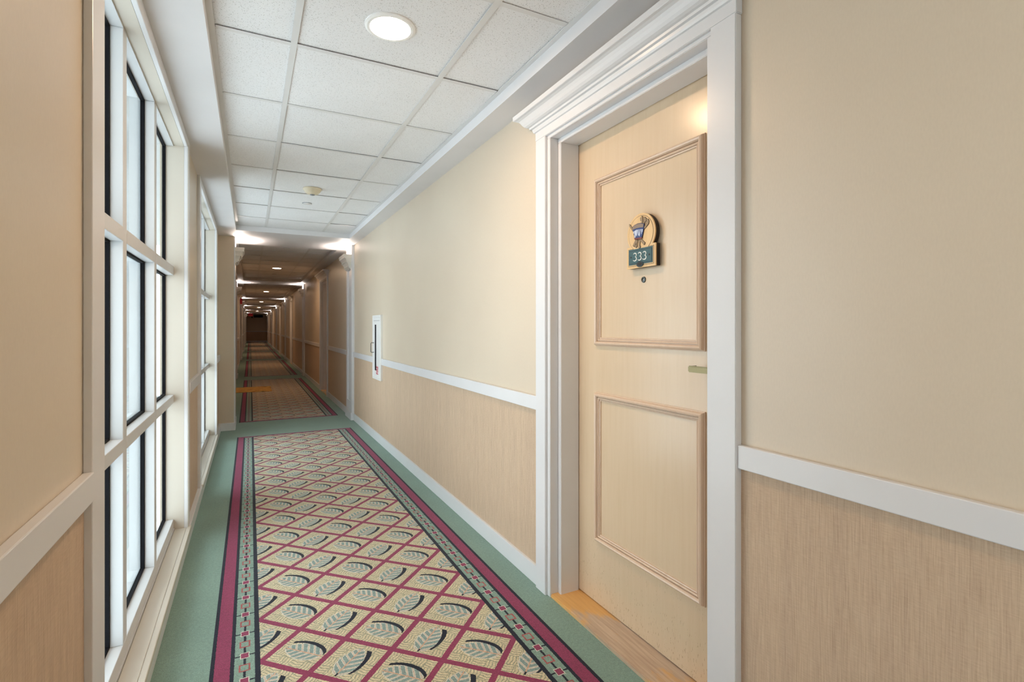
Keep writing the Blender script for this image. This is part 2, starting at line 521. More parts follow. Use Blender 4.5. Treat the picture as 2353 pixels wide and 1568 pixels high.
CASE = 0.5525   # door casing outer half width
def segments(y0, y1, blocks):
    out, y = [], y0
    for a, b_ in sorted(blocks):
        if a > y + 0.01: out.append((y, a))
        y = max(y, b_)
    if y1 > y + 0.01: out.append((y, y1))
    return out
blk_r = [(c - CASE, c + CASE) for c in DOORS_R]
blk_l = [(c - CASE, c + CASE) for c in DOORS_L]
blk_w = [(a - 0.108, b_ + 0.108) for a, b_ in WINDOWS]
pil_blk = [(p, p + PIL_W) for p in PIL]
pil_blk_l = [(6.86, 7.32)] + pil_blk[1:]
for y0, y1 in segments(Y_BACK, Y_END, blk_r + pil_blk):
    bobj('wainscot_panel', (WR - 0.0025, WR, y0, y1, 0.0, 0.86), 'wainscot_cloth', wall_right)
for y0, y1 in segments(Y_BACK, Y_END, blk_l + blk_w + pil_blk_l):
    bobj('wainscot_panel', (WL, WL + 0.0025, y0, y1, 0.0, 0.86), 'wainscot_cloth', wall_left)
bobj('wainscot_panel', (WL, WR, Y_END - 0.003, Y_END, 0.0, 0.86), 'wainscot_cloth', wall_end)

# chair rails
TRIM = [0]
def trim(ext, label, mat='white_trim', bevel=0.0025):
    TRIM[0] += 1
    return tag(bobj('trim_%d' % TRIM[0], ext, mat, None, bevel), label, 'chair rail', kind='structure')
CAB = (5.268, 5.652, 0.662, 1.346)     # extinguisher cabinet on the right wall
segs = segments(Y_BACK, Y_END, blk_r + pil_blk + [CAB[:2]])
names_r = ['white chair rail on right wall nearest the viewpoint', 'white chair rail between the numbered door and the extinguisher cabinet', 'short white chair rail between extinguisher cabinet and first pilaster']
for i, (y0, y1) in enumerate(segs):
    lb = names_r[i] if i < 3 else 'white chair rail on the dim right wall, section %s of the far corridor' % ['one', 'two', 'three', 'four', 'five', 'six', 'seven', 'eight', 'nine', 'ten', 'eleven', 'twelve', 'thirteen', 'fourteen'][i - 3]
    trim((WR - 0.018, WR, y0, y1, RAIL0, RAIL1), lb)
segs = segments(Y_BACK, Y_END, blk_l + blk_w + pil_blk_l)
for i, (y0, y1) in enumerate(segs):
    lb = {1: 'white chair rail on left wall beside the nearest window', 2: 'short white chair rail between the two windows', 3: 'short white chair rail between the farther window and the pier'}.get(i, 'white chair rail on the left wall, section %s' % ['zero', 'one', 'two', 'three', 'four', 'five', 'six', 'seven', 'eight', 'nine', 'ten', 'eleven', 'twelve', 'thirteen', 'fourteen'][i])
    # the nearest rails lap over the window casings a little, as built
    trim((WL, WL + 0.021, y0, y1 + (0.0 if i not in (0, 1, 2) else 0.0), RAIL0, RAIL1), lb)
trim((WL, WR, Y_END - 0.02, Y_END, RAIL0, RAIL1), 'white chair rail across the far end wall')

# baseboards
base_r = tag(empty('baseboard_right'), 'white baseboard along the right wall', 'baseboard', kind='structure')
for y0, y1 in segments(Y_BACK, Y_END, blk_r + [(a - 0.03, b_ + 0.0) for a, b_ in pil_blk]):
    bobj('baseboard_section', (WR - 0.015, WR, y0, y1, 0, BASE_H), 'white_trim', base_r, 0.002)
base_l = tag(empty('baseboard_left'), 'low white baseboard along the left wall under the windows', 'baseboard', kind='structure')
for y0, y1 in segments(Y_BACK, Y_END, blk_l + [(6.86, 7.32)] + pil_blk[1:]):
    if y1 < 7:
        bobj('baseboard_section', (WL, WL + 0.028, y0, y1, 0, 0.080), 'white_trim', base_l, 0.003)
    else:
        bobj('baseboard_section', (WL, WL + 0.015, y0, y1, 0, BASE_H), 'white_trim', base_l, 0.002)
base_e = tag(bobj('baseboard_end', (WL, WR, Y_END - 0.015, Y_END, 0, BASE_H), 'white_trim', None, 0.002), 'white baseboard across the far end wall', 'baseboard', kind='structure')

# ------------------------------------------------------------------ ceiling
ceiling = tag(empty('ceiling'), 'suspended tile ceiling framed by white soffits and cross beams', 'ceiling', kind='structure')
bobj('light_block_slab', (-0.46, WR + 0.2, Y_BACK, Y_END, 2.44, 2.50), 'plenum', ceiling)  # unseen cover plate over the tiles, added to block light
bobj('soffit', (-0.448, SOF_L, Y_BACK, Y_END, Z_SOF, 2.44), 'soffit_paint', ceiling)
bobj('soffit', (SOF_R, WR + 0.2, Y_BACK, Y_END, Z_SOF, 2.44), 'soffit_paint', ceiling)
for y0, y1 in BEAMS:
    bobj('cross_beam', (SOF_L, SOF_R, y0, y1, Z_SOF, 2.44), 'soffit_paint', ceiling)
bays = []
yy = Y_BACK
for y0, y1 in BEAMS:
    bays.append((yy, y0)); yy = y1
bays.append((yy, Y_END))
RUN = (0.155, 0.765); TW = 0.012
tile_cache = {}
def tile(x0, x1, y0, y1, drop=0.0):
    k = (round(x1 - x0, 4), round(y1 - y0, 4))
    if k not in tile_cache:
        bm = bmesh.new(); w, d = k
        box(bm, 0, w, 0, d, 0, 0.015)
        bmesh.ops.bevel(bm, geom=[e for e in bm.edges if all(v_.co.z < 0.001 for v_ in e.verts)], offset=0.0025, segments=1, affect='EDGES')
        tile_cache[k] = mesh('ceiling_tile', bm)
    o = link('ceiling_tile', tile_cache[k], 'acoustic_tile', ceiling)
    o.location = (x0, y0, Z_TILE + drop)
for (y0, y1) in bays:
    a, c = y0, y1
    ang = 0.022
    # wall angle round the recess
    for nm, e in (('wall_angle', (SOF_L, SOF_L + ang, a, c, Z_TEE, Z_TEE + 0.002)), ('wall_angle', (SOF_R - ang, SOF_R, a, c, Z_TEE, Z_TEE + 0.002)),
                  ('wall_angle', (SOF_L + ang, SOF_R - ang, a, a + ang, Z_TEE, Z_TEE + 0.002)), ('wall_angle', (SOF_L + ang, SOF_R - ang, c - ang, c, Z_TEE, Z_TEE + 0.002))):
        bobj(nm, e, 'grid_metal', ceiling)
    for r in RUN:
        bobj('grid_runner', (r - TW, r + TW, a + ang, c - ang, Z_TEE - 0.0005, Z_TEE + 0.0015), 'grid_metal', ceiling)
    off = 2.207 - 0.61 * 20 if y0 < 5 else y0 + 0.30
    lines = [off + 0.61 * k for k in range(60) if a + 0.12 < off + 0.61 * k < c - 0.12]
    xs = [SOF_L + 0.003, RUN[0], RUN[1], SOF_R - 0.003]
    for l in lines:
        for i in range(3):
            bobj('grid_cross_tee', (xs[i] + (ang if i == 0 else TW), xs[i + 1] - (ang if i == 2 else TW), l - TW, l + TW, Z_TEE, Z_TEE + 0.0015), 'grid_metal', ceiling)
    ed = [a + 0.003] + lines + [c - 0.003]
    for i in range(3):
        for l0, l1 in zip(ed, ed[1:]):
            g = 0.0035
            tile(xs[i] + g, xs[i + 1] - g, l0 + g, l1 - g, random.choice((0, 0, 0.0005, 0.0015, 0.003)))

# ------------------------------------------------------------------ windows
def window(idx, y0, y1, label):
    w = tag(empty('window_%d' % idx), label, 'window', kind='structure')
    XC, XF, XG, XB = -0.315, -0.383, -0.420, -0.435
    ZB, ZT = 0.083, 2.243
    ow = 0.108
    # interior casing
    for a, c in ((y0 - ow, y0), (y1, y1 + ow)):
        bobj('casing', (WL, XC, a, c, 0.080, Z_SOF), 'white_trim', w, 0.0025)
        if a > y0: bobj('casing_bead', (XC, XC + 0.003, a, a + 0.016, 0.085, ZT + 0.012), 'window_cream', w, 0.001)
    bobj('head_casing', (WL, XC, y0, y1, ZT, Z_SOF), 'white_trim', w, 0.0025)
    # jamb lining
    bobj('jamb', (XB - 0.004, WL, y0 - 0.012, y0, 0.080, ZT), 'window_cream', w)
    bobj('jamb', (XB - 0.004, WL, y1, y1 + 0.012, 0.080, ZT), 'window_cream', w)
    bobj('head_jamb', (XB - 0.004, WL, y0 - 0.012, y1 + 0.012, ZT, ZT + 0.012), 'window_cream', w)
    # sill in boards with a nosing strip
    bobj('sill', (-0.378, -0.322, y0, y1, 0.0, ZB), 'window_cream', w, 0.002)
    bobj('sill_nosing', (-0.321, -0.300, y0 - 0.03, y1 + 0.03, 0.062, ZB + 0.001), 'window_cream', w, 0.003)
    # frame: two mullions, two muntin rails across, bottom and top rail
    n = 3; mw = 0.054
    pw = (y1 - y0 - 2 * mw) / n
    my = [y0 + pw, y0 + 2 * pw + mw]
    for a in my:
        bobj('mullion', (XG, XF, a, a + mw, 0.140, 2.236), 'white_frame', w, 0.002)
    rails = [(0.840, 0.795), (1.560, 1.511)]
    lights = [(0.140, 0.795), (0.840, 1.511), (1.560, 2.236)]
    cols = [(y0, my[0]), (my[0] + mw, my[1]), (my[1] + mw, y1)]
    bobj('bottom_rail', (XB, XF, y0, y1, 0.090, 0.140), 'white_frame', w, 0.002)
    bobj('subsill', (XB - 0.05, -0.379, y0, y1, 0.0, 0.090), 'white_frame', w)
    bobj('top_rail', (XB, XF, y0, y1, 2.236, ZT), 'white_frame', w)
    for a, c in cols:
        for z1, z0 in rails:
            bobj('muntin_rail', (XG, XF + 0.001, a, c, z0, z1), 'white_frame', w, 0.002)
        for z0, z1 in lights:
            # black gasket ring, pane inside it
            bm = bmesh.new(); gw = 0.008
            for k in range(4):
                pass
            outer = [(a - 0.005, z0 - 0.005), (c + 0.005, z0 - 0.005), (c + 0.005, z1 + 0.005), (a - 0.005, z1 + 0.005)]
            inner = [(a + gw, z0 + gw), (c - gw, z0 + gw), (c - gw, z1 - gw), (a + gw, z1 - gw)]
            vo_ = [[bm.verts.new((xx, u, v_)) for u, v_ in ring] for xx in (XG, XB) for ring in (outer, inner)]
            fo, fi, bo, bi = vo_
            for k in range(4):
                k2 = (k + 1) % 4
                bm.faces.new((fo[k], fo[k2], fi[k2], fi[k])); bm.faces.new((bo[k], bi[k], bi[k2], bo[k2]))
                bm.faces.new((fo[k], bo[k], bo[k2], fo[k2])); bm.faces.new((fi[k], fi[k2], bi[k2], bi[k]))
            obj('gasket', bm, 'black_rubber', w)
            bobj('pane', (XB + 0.001, XB + 0.005, a + gw - 0.002, c - gw + 0.002, z0 + gw - 0.002, z1 - gw + 0.002), 'window_glass', w)
    # back of mullions outside the glass (white exterior sash)
    for a in my:
        bobj('outer_mullion', (XB - 0.07, XB, a + 0.004, a + mw - 0.004, 0.09, ZT), 'outside_white', w)
    for z1, z0 in rails:
        bobj('outer_rail', (XB - 0.03, XB, y0, y1, z0 + 0.004, z1 - 0.004), 'outside_white', w)
    return w
window(1, *WINDOWS[1], 'tall nine-pane white window nearest the viewpoint')
window(2, *WINDOWS[2], 'tall nine-pane white window beside the pier')

window(3, *WINDOWS[0], 'unseen tall window added behind the viewpoint to light the right wall')  # extra window out of view, added to light the near right wall

# ------------------------------------------------------------------ doors
def ring_profile(bm, y0, y1, z0, z1, prof, to3):
    rings = []
    for off, h in prof:
        rings.append([bm.verts.new(to3(u, v_, h)) for u, v_ in ((y0 + off, z0 + off), (y1 - off, z0 + off), (y1 - off, z1 - off), (y0 + off, z1 - off))])
    for a, c in zip(rings, rings[1:]):
        for k in range(4): bm.faces.new((a[k], a[(k + 1) % 4], c[(k + 1) % 4], c[k]))

CROWN = [(0.0, 2.128), (0.006, 2.130), (0.009, 2.137), (0.011, 2.146), (0.020, 2.148), (0.022, 2.156), (0.030, 2.158), (0.038, 2.163),
         (0.045, 2.171), (0.051, 2.181), (0.058, 2.190), (0.067, 2.195), (0.076, 2.197), (0.078, 2.199), (0.079, 2.217), (0.0, 2.217)]
DOOR_ME = {}
def door_meshes():
    D = DOOR_ME
    XA, X1, X2, XD = -0.025, -0.013, 0.029, 0.128       # local x, wall face at 0, room side negative
    CI, FI, SI = 0.4655, 0.4425, 0.418
    HC, HF, HS = 2.089, 2.075, 2.053
    def bb(name, *ext, bevel=0.002):
        bm = bmesh.new(); box(bm, *ext)
        if bevel: bmesh.ops.bevel(bm, geom=list(bm.edges), offset=bevel, segments=2, affect='EDGES')
        D.setdefault(name, []).append(mesh(name, bm))
    bb('casing', XA, 0.0, CI, CASE, 0.0, 2.089); bb('casing', XA, 0.0, -CASE, -CI, 0.0, 2.089)
    bb('head_casing', XA, 0.0, -CASE - 0.003, CASE + 0.003, HC, 2.217)
    # frame lining with a rabbet stop
    for s in (1, -1):
        a, c = sorted((s * FI, s * (CI + 0.010)))
        bb('frame_jamb', X1, 0.20, a, c, 0.0, HF)
        a, c = sorted((s * SI, s * FI))
        bb('door_stop', X2, XD - 0.002, a, c, 0.012, HS)
    bb('frame_head', X1, 0.20, -CI - 0.010, CI + 0.010, HF, HC + 0.012)
    bb('door_stop', X2, XD - 0.002, -FI, FI, HS, HF)
    bm = bmesh.new()
    for k, (o_, z) in enumerate(CROWN): pass
    rows = []
    for o_, z in CROWN:
        rows.append([bm.verts.new(p) for p in ((0.0, CASE + 0.003 + o_, z), (XA - o_, CASE + 0.003 + o_, z), (XA - o_, -CASE - 0.003 - o_, z), (0.0, -CASE - 0.003 - o_, z))])
    for a, c in zip(rows, rows[1:]):
        for k in range(3): bm.faces.new((a[k], a[k + 1], c[k + 1], c[k]))
    D['cornice'] = [mesh('cornice', bm)]
    bb('threshold', -0.008, 0.19, -FI - 0.02, FI + 0.02, -0.01, 0.014, bevel=0.003)
    bb('door_leaf', XD, XD + 0.045, -FI + 0.004, FI - 0.004, 0.019, HF - 0.006, bevel=0.0015)
    bb('edge_gap', XD - 0.001, XD + 0.03, FI - 0.0035, FI + 0.001, 0.015, HF, bevel=0)
    PR = [(0.0, 0.0), (0.0, 0.005), (0.003, 0.006), (0.0035, 0.010), (0.006, 0.016), (0.011, 0.019), (0.016, 0.0175), (0.0195, 0.012), (0.020, 0.0055), (0.022, 0.0055), (0.0225, 0.010), (0.026, 0.0115), (0.0295, 0.009), (0.030, 0.004), (0.032, 0.004), (0.0325, 0.0065), (0.036, 0.0055), (0.0365, 0.0)]
    for (z0, z1) in ((1.139, 1.864), (0.291, 0.938)):
        bm = bmesh.new()
        ring_profile(bm, -0.313, 0.289, z0, z1, PR, lambda u, v_, h: (XD - h, u, v_))
        D.setdefault('panel_moulding', []).append(mesh('panel_moulding', bm))
    # lever set: rose, neck, lever bar with return
    bm = bmesh.new()
    lathe(bm, [(0.0, -0.010), (0.024, -0.010), (0.026, -0.006), (0.026, 0.0)], (XD, -0.385, 1.082), 24, 'X')
    D['rose'] = [mesh('rose', bm, False)]
    bm = bmesh.new()
    tube(bm, [(XD, -0.385, 1.082), (XD - 0.046, -0.385, 1.082)], 0.0085, 14)
    D['neck_post'] = [mesh('neck_post', bm)]
    bm = bmesh.new()
    box(bm, XD - 0.061, XD - 0.044, -0.398, -0.3785, 1.0710, 1.0930)
    box(bm, XD - 0.056, XD - 0.049, -0.380, -0.370, 1.0740, 1.0900)
    D['neck'] = [mesh('neck', bm)]
    bm = bmesh.new()
    box(bm, XD - 0.060, XD - 0.048, -0.375, -0.290, 1.0715, 1.0925)
    bmesh.ops.bevel(bm, geom=list(bm.edges), offset=0.003, segments=2, affect='EDGES')
    D['lever'] = [mesh('lever', bm)]
    bm = bmesh.new()
    box(bm, XD - 0.056, XD - 0.022, -0.298, -0.290, 1.0720, 1.0920)
    bmesh.ops.bevel(bm, geom=list(bm.edges), offset=0.0025, segments=2, affect='EDGES')
    D['lever_return'] = [mesh('lever_return', bm)]
    bm = bmesh.new()
    lathe(bm, [(0.005, 0.0), (0.005, -0.004), (0.0065, -0.005), (0.0105, -0.004), (0.012, 0.0)], (XD, -0.014, 1.402), 24, 'X')
    D['peephole'] = [mesh('peephole', bm)]
    bm = bmesh.new()
    lathe(bm, [(0.0, -0.0035), (0.003, -0.003), (0.0055, -0.001)], (XD, -0.014, 1.402), 16, 'X')
    D['peephole_lens'] = [mesh('peephole_lens', bm, True)]
door_meshes()
DN = [0]
def door(xw, yc, rz, label):
    DN[0] += 1
    d = tag(empty('door_%d' % DN[0], (xw, yc, 0), rz), label, 'door', kind='structure')
    def P(nm, mat, par=d): return [link(nm, me, mat, par) for me in DOOR_ME[nm]]
    for nm, mt in (('casing', 'white_trim'), ('head_casing', 'white_trim'), ('frame_jamb', 'white_trim'), ('door_stop', 'white_trim'), ('frame_head', 'white_trim'), ('cornice', 'white_trim'), ('threshold', 'worn_oak'), ('edge_gap', 'dark_gap')):
        P(nm, mt)
    leaf = P('door_leaf', 'maple_door')[0]
    leaf['label'] = 'pale maple door leaf'
    P('panel_moulding', 'maple_moulding', leaf)
    h = link('lever_handle', DOOR_ME['lever'][0], 'brass_satin', leaf)
    for nm in ('rose', 'neck_post', 'neck', 'lever_return'):
        link(nm, DOOR_ME[nm][0], 'brass_satin', leaf)
    link('peephole', DOOR_ME['peephole'][0], 'wire_dark', leaf)
    link('peephole_lens', DOOR_ME['peephole_lens'][0], 'gray_plastic', leaf)
    return d
lab_r = ['pale maple two-panel door numbered 333 in white casing', 'maple door just past the first pilaster on right wall', 'second maple door down the dim right wall', 'third maple door down the dim right wall', 'fourth maple door down the dim right wall', 'farthest maple door on the dim right wall']
lab_l = ['cased door on left wall beside the doormat', 'second cased door on the dim left wall', 'third cased door on the dim left wall', 'farthest cased door on the dim left wall']
for c, l in zip(DOORS_R, lab_r): door(WR, c, 0.0, l)
for c, l in zip(DOORS_L, lab_l): door(WL, c, math.pi, l)

# ------------------------------------------------------------------ pilasters and corbel uplights
def pilaster(side, y0, w, xw, xf, label):
    """side +1: on the right wall (front faces -X), -1: on the left"""
    TRIM[0] += 1
    t = tag(empty('trim_%d' % TRIM[0], (xw, y0, 0)), label, 'pilaster', kind='structure')
    d = abs(xf - xw)
    sx = -side                                     # direction into the room
    def B(nm, a, c, y_0, y_1, z0, z1, bev=0.002, mat='white_trim'):
        lo, hi = sorted((sx * a, sx * c))
        return bobj(nm, (lo, hi, y_0, y_1, z0, z1), mat, t, bev)
    B('shaft', 0.0, d - 0.010, 0.0, w, 0.0, Z_SOF)
    # raised stiles leave a sunk channel on the front
    B('stile', d - 0.010, d, 0.0, 0.105, 0.10, Z_SOF)
    B('stile', d - 0.010, d, w - 0.105, w, 0.10, Z_SOF)
    B('channel_rail', d - 0.010, d, 0.105, w - 0.105, 0.10, 0.24)
    B('plinth', 0.0, d + 0.014, -0.014, w + 0.014, 0.0, 0.098)
    return t
SC_PROF = [(1.985, 0.010, 0.104), (1.997, 0.013, 0.101), (1.998, 0.024, 0.094), (2.012, 0.028, 0.090), (2.013, 0.038, 0.080), (2.019, 0.040, 0.078), (2.020, 0.032, 0.086), (2.040, 0.036, 0.074), (2.062, 0.050, 0.052),
           (2.072, 0.058, 0.040), (2.073, 0.066, 0.034), (2.080, 0.068, 0.032), (2.081, 0.060, 0.038), (2.104, 0.068, 0.028), (2.124, 0.084, 0.012), (2.125, 0.092, 0.006), (2.150, 0.094, 0.004), (2.151, 0.098, 0.0), (2.172, 0.098, 0.0)]
SC_ME = {}
def sconce_meshes(w):
    bm = bmesh.new(); rows = []
    prof = SC_PROF + [(2.172, 0.090, 0.008), (2.145, 0.086, 0.012)]
    for z, p, i in prof:
        i *= 0.45
        rows.append([bm.verts.new(q) for q in ((0, i, z), (-p, i, z), (-p, w - i, z), (0, w - i, z))])
    for a, c in zip(rows, rows[1:]):
        for k in range(3): bm.faces.new((a[k], a[k + 1], c[k + 1], c[k]))
    bm.faces.new(rows[-1]); bm.faces.new(rows[0])
    SC_ME['corbel'] = mesh('corbel', bm)
    bm = bmesh.new(); box(bm, -0.064, -0.020, 0.09, w - 0.09, 2.148, 2.161)
    SC_ME['lamp'] = mesh('lamp', bm)
sconce_meshes(PIL_W)
ORD = ['first', 'second', 'third', 'fourth', 'fifth', 'farthest']
def sconce(side, xf, y0, label):
    if side > 0: s = empty('uplight_sconce', (xf, y0, 0))
    else: s = empty('uplight_sconce', (xf, y0 + PIL_W, 0), math.pi)
    tag(s, label, 'wall light', 'corbel uplights on the pilasters')
    link('corbel', SC_ME['corbel'], 'corbel_paint', s); link('lamp', SC_ME['lamp'], 'uplight_lamp', s)
for i, p in enumerate(PIL):
    pilaster(1, p, PIL_W, WR, 1.180, 'white channelled pilaster on right wall, %s from the viewpoint' % ORD[i])
    sconce(1, 1.180, p, 'white corbel uplight on the %s right-hand pilaster' % ORD[i])
    if i:
        pilaster(-1, p, PIL_W, WL, -0.275, 'white pilaster on left wall, %s from the viewpoint' % ORD[i])
        sconce(-1, -0.275, p, 'white corbel uplight on the %s left-hand pilaster' % ORD[i])
# the deeper pier that ends the window stretch on the left
TRIM[0] += 1
pier = tag(empty('trim_%d' % TRIM[0]), 'beige pier jutting from left wall after the windows', 'pier', kind='structure')
bobj('pier_body', (WL, -0.172, 6.86, 7.32, 0.0, Z_SOF), 'wallpaper_upper', pier)
bobj('pilaster_face', (-0.172, -0.160, 6.875, 7.30, 0.09, Z_SOF), 'white_trim', pier, 0.002)
bobj('pier_base', (WL, -0.156, 6.845, 7.335, 0.0, BASE_H), 'white_trim', pier, 0.002)
sconce(-1, -0.160, 6.88, 'white corbel uplight on the pier beside the farther window')

# ------------------------------------------------------------------ ceiling fixtures
def downlight(x, y, label):
    s = tag(empty('recessed_downlight', (x, y, Z_TILE)), label, 'ceiling light', 'recessed downlights along the corridor')
    bm = bmesh.new(); lathe(bm, [(0.0745, -0.001), (0.0750, -0.0050), (0.085, -0.0050), (0.093, -0.0015), (0.094, 0.007)], (0, 0, 0), 48)
    obj('trim_ring', bm, 'ring_white', s)
    bm = bmesh.new(); lathe(bm, [(0.0, -0.0034), (0.040, -0.0030), (0.066, -0.0024), (0.0755, -0.0016)], (0, 0, 0), 48)
    obj('lens', bm, 'lamp_lens', s, True)
ll = ['bright round downlight in the nearest ceiling bay'] + ['%s round downlight in the dim far corridor' % o_ for o_ in ('first', 'second', 'third', 'fourth', 'farthest')]
for (x, y), l in zip(LIGHTS, ll): downlight(x, y, l)
downlight(0.47, -0.85, 'unseen round downlight added behind the viewpoint to light the near walls')  # extra lamp out of view, added to warm and brighten the near walls

s = tag(empty('smoke_detector', (0.452, 4.45, Z_TILE)), 'cream domed smoke detector on the near ceiling', 'smoke detector')
bm = bmesh.new(); lathe(bm, [(0.072, 0.0), (0.073, -0.008), (0.068, -0.012), (0.066, -0.014)], (0, 0, 0), 40); obj('base_plate', bm, 'cream_plastic', s, True)
bm = bmesh.new(); lathe(bm, [(0.066, -0.012), (0.060, -0.026), (0.046, -0.040), (0.028, -0.047), (0.0, -0.048)], (0, 0, 0), 40); obj('dome', bm, 'cream_plastic', s, True)
bm = bmesh.new(); lathe(bm, [(0.020, -0.046), (0.017, -0.053), (0.0, -0.055)], (0, 0, 0), 24); obj('sensor_cap', bm, 'gray_plastic', s, True)

def sprinkler(x, y, label):
    s = tag(empty('sprinkler_cover', (x, y, Z_TILE)), label, 'sprinkler', 'round sprinkler covers in the ceiling')
    bm = bmesh.new(); lathe(bm, [(0.041, 0.0), (0.041, -0.003), (0.036, -0.005)], (0, 0, 0), 32); obj('ring', bm, 'gray_plastic', s, True)
    bm = bmesh.new(); lathe(bm, [(0.037, -0.004), (0.034, -0.007), (0.0, -0.008)], (0, 0, 0), 32); obj('cover_plate', bm, 'white_plastic', s, True)
sprinkler(0.462, 4.99, 'flat round sprinkler cover beyond the smoke detector')
sprinkler(0.46, 7.95, 'round sprinkler cover just beyond the first beam')
sprinkler(0.455, 12.0, 'round sprinkler cover beyond the first far downlight')

# ------------------------------------------------------------------ number plaque on the door
XP = WR + 0.128            # door face
def pl(y, z, x): return (XP - x, 1.492 - y, z)   # y to the viewer's right on the face
plq = tag(empty('door_number_plaque', (0, 0, 0)), 'arched wooden plaque reading 333 with a ski quiver emblem', 'sign')
def plaque_outline(k=0.0):
    pts = [(-0.079 + k, 1.446 + k), (0.079 - k, 1.446 + k), (0.079 - k, 1.530 - k), ]
    r = 0.077 - k; zc = 1.575
    zs = 1.530 - k
    a0 = math.asin((zs - zc) / r)
    n = 40
    for i in range(n + 1):
        a = a0 + (math.pi - 2 * a0) * i / n
        pts.append((r * math.cos(a), zc + r * math.sin(a)))
    pts.append((-0.079 + k, zs))
    return pts
def plate(name, pts, x0, x1, mat, parent):
    bm = bmesh.new()
    poly_extrude(bm, pts, lambda u, v_, w: pl(u, v_, x0 + w), x1 - x0)
    return obj(name, bm, mat, parent)
plate('backing_board', plaque_outline(0.001), 0.004, 0.021, 'plaque_edge', plq)
plate('wooden_face', plaque_outline(), 0.021, 0.026, 'maple_plaque', plq)
plate('routed_groove', plaque_outline(0.0085), 0.026, 0.0264, 'plaque_edge', plq)
plate('inner_face', plaque_outline(0.0098), 0.026, 0.0268, 'maple_plaque', plq)
rc = lambda y0, y1, z0, z1: [(y0, z0), (y1, z0), (y1, z1), (y0, z1)]
panel = plate('number_panel', rc(-0.067, 0.066, 1.459, 1.5195), 0.0264, 0.0276, 'teal_paint', plq)
plate('panel_groove', rc(-0.064, 0.062, 1.463, 1.5145), 0.0274, 0.0279, 'teal_dark', panel)
plate('panel_field', rc(-0.0615, 0.0595, 1.4655, 1.512), 0.0276, 0.0284, 'teal_paint', panel)
def three(y, z, h):
    """a slim serif-like 3 drawn as a tapering stroke"""
    path = []
    for i in range(9):
        a = math.radians(155 - 235 * i / 8); path.append((0.0 + 0.30 * math.cos(a), 0.745 + 0.235 * math.sin(a), 0.020 + 0.042 * math.sin(math.pi * i / 8)))
    for i in range(11):
        a = math.radians(82 - 232 * i / 10); path.append((-0.02 + 0.34 * math.cos(a), 0.27 + 0.25 * math.sin(a), 0.020 + 0.046 * math.sin(math.pi * i / 10)))
    L_, R_ = [], []
    for i, (px, pz, wd) in enumerate(path):
        q0 = path[max(i - 1, 0)]; q1 = path[min(i + 1, len(path) - 1)]
        tx, tz = q1[0] - q0[0], q1[1] - q0[1]; n_ = math.hypot(tx, tz) or 1
        nx, nz = -tz / n_, tx / n_
        L_.append((px + nx * wd, pz + nz * wd)); R_.append((px - nx * wd, pz - nz * wd))
    bm = bmesh.new()
    va = [bm.verts.new(pl(y + u * h, z + v_ * h, 0.0300)) for u, v_ in L_]; vb = [bm.verts.new(pl(y + u * h, z + v_ * h, 0.0300)) for u, v_ in R_]
    wa_ = [bm.verts.new(pl(y + u * h, z + v_ * h, 0.0282)) for u, v_ in L_]; wb = [bm.verts.new(pl(y + u * h, z + v_ * h, 0.0282)) for u, v_ in R_]
    for i in range(len(L_) - 1):
        bm.faces.new((va[i], va[i + 1], vb[i + 1], vb[i])); bm.faces.new((va[i], wa_[i], wa_[i + 1], va[i + 1])); bm.faces.new((vb[i], vb[i + 1], wb[i + 1], wb[i]))
    return obj('digit_three', bm, 'digit_white', panel)
for yd in (-0.0300, -0.0035, 0.0230): three(yd, 1.4735, 0.0310)
def disc(bm, y, z, r, x0, x1, seg=20, sq=1.0):
    pts = [(y + r * math.cos(2 * math.pi * k / seg), z + sq * r * math.sin(2 * math.pi * k / seg)) for k in range(seg)]
    poly_extrude(bm, pts, lambda u, v_, w: pl(u, v_, x0 + w), x1 - x0)
for yd in (-0.0525, 0.0490):
    bm = bmesh.new(); disc(bm, yd, 1.4895, 0.0035, 0.0280, 0.0290); obj('screw_cap', bm, 'emblem_outline', panel)
bm = bmesh.new(); disc(bm, -0.002, 1.4595, 0.0185, 0.0270, 0.0300, 28, 0.62); ovl = obj('oval_badge', bm, 'teal_dark', plq)
bm = bmesh.new(); disc(bm, -0.002, 1.4595, 0.0130, 0.0300, 0.0306, 28, 0.55); obj('badge_centre', bm, 'emblem_outline', ovl)
def em(x, y):
    t = (x - 115) / 575
    return (-0.079 + 0.158 * t, 1.446 + (1210 - 80 * t - y) / (5185 + 555 * t))
def grow(pts, d):
    cx = sum(p_[0] for p_ in pts) / len(pts); cz = sum(p_[1] for p_ in pts) / len(pts)
    out = []
    for u, v_ in pts:
        l = math.hypot(u - cx, v_ - cz) or 1
        out.append((u + (u - cx) / l * d, v_ + (v_ - cz) / l * d))
    return out
